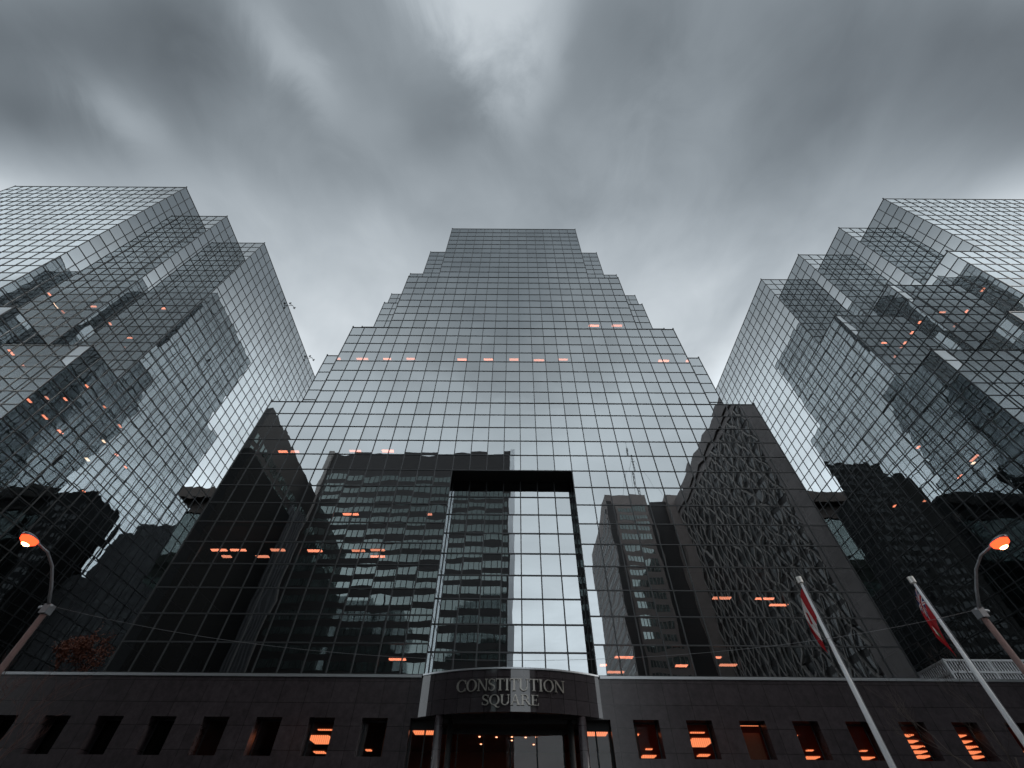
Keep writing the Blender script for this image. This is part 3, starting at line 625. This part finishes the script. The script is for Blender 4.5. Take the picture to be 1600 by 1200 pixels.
# ------------------------------------------------------------------ lamps burning inside the towers (ceiling panels behind the glass)
LAMPS = [(0,11.32,33.65,53.27,1.43,1,0,0), (0,14.54,33.62,53.27,1.43,1,0,0), (0,1.77,34.13,49.68,1.2,1,0,0), (0,-13.04,34.14,49.68,1.03,1,0,1), (0,-19.35,34.25,46.09,1.48,1,0,0), (0,-16.14,34.23,46.09,0.99,1,0,0), (0,-13.09,34.2,46.09,1.15,1,0,0), (0,-6.52,34.25,46.09,1.15,1,0,0), (0,-3.14,34.22,46.09,1.15,1,0,0), (0,0.14,34.2,46.09,1.15,1,0,0), (0,3.35,34.27,46.09,1.32,1,0,0), (0,6.46,34.15,46.09,1.15,1,0,0), (0,19.37,34.25,46.09,1.31,1,0,0), (0,-24.62,34.17,35.32,1.69,1,0,0), (0,-14.72,34.17,35.32,1.26,1,0,0), (0,-11.48,34.14,35.32,1.26,1,0,1), (0,-22.65,33.3,29.77,0.88,1,0,0), (0,-21.51,33.3,29.78,0.89,1,0,1), (0,-15.54,33.3,29.91,1.14,1,0,0), (0,-12.32,33.3,29.94,1.14,1,0,0), (0,-13.95,33.3,22.79,1.33,1,0,0), (0,-7.14,33.3,22.84,0.44,1,0,1), (0,-23.65,33.3,19.42,1.24,1,0,0), (0,-22.1,33.3,19.43,1.24,1,0,0), (0,-18.9,33.3,19.46,1.14,1,0,0), (0,-22.76,33.3,18.88,0.72,1,0,0), (0,-19.9,33.3,18.9,1.02,1,0,0), (0,-15.89,33.3,19.42,1.14,1,0,0), (0,-12.38,33.3,19.45,1.03,1,0,0), (0,-10.84,33.3,19.52,1.14,1,0,0), (0,-10.71,33.3,18.97,1.13,1,0,0), (0,-3.36,36.43,19.75,0.99,1,0,0), (0,15.71,33.3,15.91,1.34,1,0,0), (0,18.9,33.3,15.89,1.34,1,0,0), (0,19.74,33.3,15.44,1.32,1,0,0), (0,-7.64,33.3,11.71,1.12,1,0,0), (0,7.66,33.3,11.93,1.21,1,0,0), (0,6.2,33.3,11.46,0.43,1,0,0), (0,6.95,33.3,11.06,1.1,1,0,0), (0,11.42,33.3,11.46,0.77,1,0,0), (0,14.04,33.3,11.97,0.4,1,0,0), (0,14.56,33.3,11.52,1.11,1,0,0), (1,-50.39,26.41,36.58,1.11,0,1,0), (1,-52.05,29.4,38.61,0.97,1,0,0), (1,-51.11,33.5,49.38,1.19,1,0,0), (1,-52.92,28.73,49.38,1.13,1,0,0), (1,-55.09,27.36,47.19,1.23,0,1,2), (1,-55.09,25.98,47.51,0.61,0,1,0), (1,-52.36,31.3,49.38,0.67,0,1,0), (1,-50.87,33.29,56.56,0.93,1,0,0), (1,-45.5,28.16,31.43,0.88,0,1,0), (1,-45.7,29.17,32.89,0.67,0,1,1), (1,-46.98,31.33,35.02,0.72,0,1,0), (1,-45.53,30.37,31.43,1.0,0,1,0), (1,-45.7,30.65,28.85,0.48,0,1,0), (1,-45.44,32.46,31.43,0.94,0,1,0), (1,-45.7,30.98,36.68,0.82,0,1,0), (1,-45.7,34.03,36.69,0.57,0,1,0), (1,-45.7,37.06,36.63,0.89,0,1,0), (1,-46.95,37.93,35.02,0.78,0,1,2), (1,-45.44,36.75,31.43,0.82,0,1,2), (1,-46.87,40.3,35.02,0.61,0,1,0), (1,-47.12,42.58,35.02,0.62,0,1,0), (1,-45.7,39.29,29.16,0.46,0,1,0), (1,-46.24,37.3,24.25,0.98,0,1,0), (1,-46.45,39.24,24.25,0.84,0,1,0), (1,-45.7,38.52,21.32,0.79,0,1,0), (1,-45.7,37.17,21.28,0.61,0,1,0), (1,-45.7,39.98,21.33,0.8,0,1,0), (1,-45.7,44.31,21.37,0.86,0,1,0), (2,54.6,29.08,49.88,1.22,1,0,0), (2,55.24,27.81,47.95,0.73,0,1,0), (2,50.55,30.96,48.0,0.65,0,1,0), (2,49.9,33.88,49.88,1.2,1,0,0), (2,50.55,32.52,47.96,0.66,0,1,0), (2,55.24,24.89,48.01,0.8,0,1,0), (2,50.54,29.41,47.97,0.64,0,1,0), (2,47.25,38.53,35.52,0.69,0,1,0), (2,45.85,33.62,29.83,1.69,0,1,0), (2,45.85,34.1,29.57,0.51,0,1,2), (2,45.85,36.11,29.46,1.05,0,1,0), (2,45.89,45.06,31.93,0.72,0,1,0), (2,45.85,41.3,30.08,0.47,0,1,0), (2,46.86,42.81,24.75,1.07,0,1,2), (2,47.0,35.38,24.75,0.95,0,1,0), (2,46.92,38.48,24.75,1.0,0,1,0)]
TW = [ct, lt, rt]
for (ti, x, y, z, wd, ux, uy, kind) in LAMPS:
    if ti: wd *= .62
    m = MB(); u = np.array([ux, uy, 0.])*wd/2; n_ = np.array([-uy, ux, 0.])*(.16+.07*((x*7) % 1))*(.6 if ti else .8); c_ = np.array([x, y, z])
    q = [c_-u-n_, c_+u-n_, c_+u+n_, c_-u+n_]
    m.add([tuple(k) for k in q]+[tuple(k+np.array([0, 0, .05])) for k in q], [(3, 2, 1, 0), (4, 5, 6, 7), (0, 1, 5, 4), (1, 2, 6, 5), (2, 3, 7, 6), (3, 0, 4, 7)])
    m.build('ceiling_lamp', M[('lamp', 'lampdim', 'lampwhite', 'lampsoft')[3 if kind == 0 and (x*13+y*7) % 1 < .45 else kind]], TW[ti])

# ------------------------------------------------------------------ flagpoles and flags
def flagpole(x, y, h, label):
    t = thing('flagpole', (x, y, 0), label, 'flagpole', 'white flagpoles before the podium')
    m = MB(); m.tube([(x, y, 0), (x, y, h*.5), (x, y, h)], [.115, .10, .055], 14); m.build('pole', M['white'], t, True)
    m = MB(); m.tube([(x, y, h-.02), (x, y, h+.06)], .05, 10); m.tube([(x, y, h+.061), (x, y, h+.33)], .125, 14); m.build('finial', M['cap'], t)
    m = MB(); m.tube([(x+.09, y-.09, .9), (x+.07, y-.07, h-.1)], .012, 4); m.build('halyard', M['wire'], t)
def flag_mat(name, kind):
    m, g = new_mat(name)
    uv = g.n('ShaderNodeUVMap', uv_map='uv').outputs[0]; s = g.n('ShaderNodeSeparateXYZ', ins={0: uv}).outputs; U, V = s[0], s[1]
    lt_ = lambda a, b: g.m('LESS_THAN', a, b)
    def band(v, a, b): return g.m('MULTIPLY', g.m('GREATER_THAN', v, a), lt_(v, b))
    red, white, blue = (.42, .012, .02, 1), (.78, .76, .75, 1), (.012, .02, .12, 1)
    def mix(f, a, b): return g.n('ShaderNodeMix', data_type='RGBA', ins={0: f, 6: a, 7: b}).outputs[2]
    if kind == 'leaf':                      # red bars, white square, red leaf
        leaf = g.m('MAXIMUM', band(g.m('ADD', g.m('ABSOLUTE', g.m('SUBTRACT', U, .5)), g.m('MULTIPLY', g.m('ABSOLUTE', g.m('SUBTRACT', V, .56)), .55)), -1, .135), g.m('MULTIPLY', band(U, .488, .512), band(V, .14, .5)))
        leaf = g.m('MAXIMUM', leaf, g.m('MULTIPLY', band(g.m('ABSOLUTE', g.m('SUBTRACT', U, .5)), -1, .12), band(V, .5, .62)))
        red_f = g.m('MAXIMUM', g.m('MAXIMUM', lt_(U, .25), g.m('GREATER_THAN', U, .75)), leaf); col = mix(red_f, white, red)
    else:                                   # red ensign with a crossed canton and a small shield
        canton = g.m('MULTIPLY', lt_(U, .5), g.m('GREATER_THAN', V, .5))
        u2, v2 = g.m('MULTIPLY', U, 2.0), g.m('SUBTRACT', g.m('MULTIPLY', V, 2.0), 1.0)
        du, dv = g.m('ABSOLUTE', g.m('SUBTRACT', u2, .5)), g.m('ABSOLUTE', g.m('SUBTRACT', v2, .5))
        dg = g.m('ABSOLUTE', g.m('SUBTRACT', du, dv))
        c = mix(lt_(dg, .10), blue, white); c = mix(lt_(dg, .035), c, red)
        c = mix(g.m('MAXIMUM', lt_(du, .09), lt_(dv, .16)), c, white); c = mix(g.m('MAXIMUM', lt_(du, .05), lt_(dv, .095)), c, red)
        sh = g.m('MULTIPLY', band(U, .68, .82), band(V, .28, .68)); shc = mix(lt_(V, .52), white, (.03, .16, .05, 1))
        col = mix(canton, mix(sh, red, shc), c)
    bs = g.n('ShaderNodeBsdfPrincipled', ins={'Base Color': col, 'Roughness': .75})
    tl = g.n('ShaderNodeBsdfTranslucent', ins={0: col}); mx = g.n('ShaderNodeMixShader', ins={0: .3, 1: bs.outputs[0], 2: tl.outputs[0]})
    g.n('ShaderNodeOutputMaterial', ins={0: mx.outputs[0]}); return m
def flag(name, x, y, zt, hoist, fly, yaw, seed, mat, label, lean):
    """limp flag: hoist edge along the pole, the cloth hanging in folds from its upper corner"""
    rs = random.Random(seed); nu, nv = 36, 24; vs = []; uvs = []
    ph = [rs.uniform(0, 6.28) for _ in range(4)]
    ca, sa = math.cos(yaw), math.sin(yaw)
    for j in range(nv+1):
        v = j/nv
        for i in range(nu+1):
            u = i/nu
            out = fly*lean*(1-math.exp(-2.2*u))/1.0            # how far the cloth stands off the pole
            drop = fly*.93*u**1.15*(1-.25*lean)
            fold = (.05+.11*u)*math.sin(9*u*(1-.3*v)+ph[0]+2.2*v)+.045*u*math.sin(21*u+5*v+ph[1])
            side = .8*fold+.10*u*math.sin(4*v+ph[2])
            d = .06+out*(.55+.45*v)+.35*fold*u
            vs.append((x+ca*d-sa*side, y+sa*d+ca*side, zt-hoist*(1-v)*(1-.35*u)-drop))
            uvs.append((u, v))
    fs = [(j*(nu+1)+i, j*(nu+1)+i+1, (j+1)*(nu+1)+i+1, (j+1)*(nu+1)+i) for j in range(nv) for i in range(nu)]
    me = bpy.data.meshes.new(name); me.from_pydata([(a-x, b-y, c-zt) for a, b, c in vs], [], fs)
    l = me.uv_layers.new(name='uv'); 
    for k, lp in enumerate(me.loops): l.data[k].uv = uvs[lp.vertex_index]
    me.polygons.foreach_set('use_smooth', [True]*len(me.polygons)); me.materials.append(mat)
    tag(link(name, me, None, (x, y, zt)), label, 'flag', 'limp flags on the flagpoles')
FH = CZ+9.3
flagpole(13.4, 20.1, FH, 'white flagpole nearer the entrance, carrying the red and white leaf flag')
flagpole(18.55, 20.0, FH, 'white flagpole before the white louvred screen, carrying the red ensign')
flag('flag', 13.4, 20.1, FH-.15, 1.3, 2.1, R(165), 4, flag_mat('leaf_flag', 'leaf'), 'limp red and white flag with a red leaf, hanging on the flagpole nearer the entrance', .25)
flag('flag', 18.55, 20.0, FH-.15, 1.3, 2.2, R(150), 9, flag_mat('ensign_flag', 'ensign'), 'limp red ensign with a crossed blue corner, hanging on the flagpole by the louvred screen', .22)

# ------------------------------------------------------------------ white louvred screen on the podium roof
t = thing('louvred_screen', (36, 34, POD), 'white slatted plant screen standing on the podium roof at the right', 'screen')
fx0, fx1, fy0, fy1, fz0, fz1 = 29.0, 44.2, 33.0, 35.7, POD-.2, CZ+10.3
m = MB()
for z in (fz0+.25, (fz0+fz1)/2, fz1-.12):
    m.box(fx0, fx1, fy0-.05, fy0+.05, z, z+.12); m.box(fx0-.05, fx0+.05, fy0+.051, fy1, z+.002, z+.118)
k = 0
while fx0+k*2.9 < fx1: m.box(fx0+k*2.9-.07, fx0+k*2.9+.07, fy0-.055, fy0+.08, fz0, fz1+.01); k += 1
m.box(fx0-.055, fx0+.07, fy1-.07, fy1+.07, fz0, fz1+.01)
m.build('frame', M['white'], t)
m = MB(); i = 0
while fx0+.2+i*.19 < fx1: m.box(fx0+.2+i*.19, fx0+.27+i*.19, fy0-.03, fy0+.03, fz0, fz1-.05); i += 1
for i in range(13): m.box(fx0-.03, fx0+.03, fy0+.2+i*.19, fy0+.27+i*.19, fz0, fz1-.05)
m.build('slats', M['white'], t)

# ------------------------------------------------------------------ trees and shrub
def plant(name, base, h, seed, bark, label, cat, leafmat=None, nleaf=0, spread=.6, levels=5, trunk=.09, first=.35, stems=1, group=None):
    rs = random.Random(seed); t = thing(name, base, label, cat, group); br_ = MB(); tips = []
    def grow(p, d, l, rad_, lev):
        pts = [p]; dd = d.copy(); n = 4
        for i in range(n):
            dd = (dd+Vector((rs.uniform(-.22, .22), rs.uniform(-.22, .22), rs.uniform(-.08, .16)))).normalized(); pts.append(pts[-1]+dd*l/n)
        br_.tube([tuple(q) for q in pts], [rad_*(1-.45*i/n) for i in range(n+1)], 5 if lev < 2 else 3)
        if lev >= 2: tips.extend(pts[1:])
        if lev >= levels: return
        for k in range(rs.choice((2, 3, 3))):
            a = rs.uniform(0, 6.28); q = pts[rs.choice((2, 3, 4, 4))]
            nd = (dd+Vector((math.cos(a)*spread, math.sin(a)*spread, rs.uniform(-.05, .35)))).normalized()
            grow(q, nd, l*rs.uniform(.55, .8), max(rad_*.55, .006), lev+1)
    for k in range(stems):
        a = rs.uniform(0, 6.28); d = Vector((math.cos(a)*.5, math.sin(a)*.5, 1)).normalized() if stems > 1 else Vector((0, 0, 1))
        grow(Vector(base)+Vector((rs.uniform(-.2, .2)*(stems > 1), rs.uniform(-.2, .2)*(stems > 1), 0)), d, h*first, trunk, 0)
    br_.build('trunk', bark, t, True)
    if nleaf:
        lf = MB()
        for i in range(nleaf):
            q = rs.choice(tips)+Vector((rs.gauss(0, .09), rs.gauss(0, .09), rs.gauss(0, .09))); s_ = rs.uniform(.04, .085)
            a = Vector((rs.gauss(0, 1), rs.gauss(0, 1), rs.gauss(0, 1))).normalized()*s_; b = a.orthogonal().normalized()*s_*.7
            lf.add([tuple(q-a), tuple(q+b), tuple(q+a), tuple(q-b)], [(0, 1, 2, 3)])
        lf.build('foliage', leafmat, t)
plant('shrub', (-31.2, 35.4, POD-.22), 3.7, 5, M['redbark'], 'bushy shrub with red autumn leaves on the podium roof at the left', 'shrub', M['redleaf'], 2600, .8, 4, .035, .42, 5)
# floodlights on the roof edge of the left tower
for yy in (44.67, 57.67):
    zz = ZL+41*RH; m = MB(); xx = -44.4
    m.tube([(xx-.1, yy, zz+.05), (xx+.9, yy, zz+.25)], .05, 6); m.tube([(xx+.5, yy-.45, zz+.2), (xx+.95, yy+.5, zz+.3)], .04, 6)
    for (dx, dy) in ((.5, -.5), (.98, .55)): m.tube([(xx+dx, yy+dy, zz+.05), (xx+dx+.15, yy+dy, zz+.4)], [.2, .1], 8)
    m.build('floodlight', M['mullion'], lt)
plant('bare_tree', (22.3, 25.2, .15), 11.0, 12, M['bark'], 'leafless tree with fine dark branches before the podium windows at the right', 'tree', None, 0, .6, 6, .10, .34)
plant('bare_tree', (-23.2, 25.0, .15), 10.4, 21, M['redbark'], 'leafless tree with reddish twigs before the podium at the lower left', 'tree', None, 0, .65, 6, .09, .34)
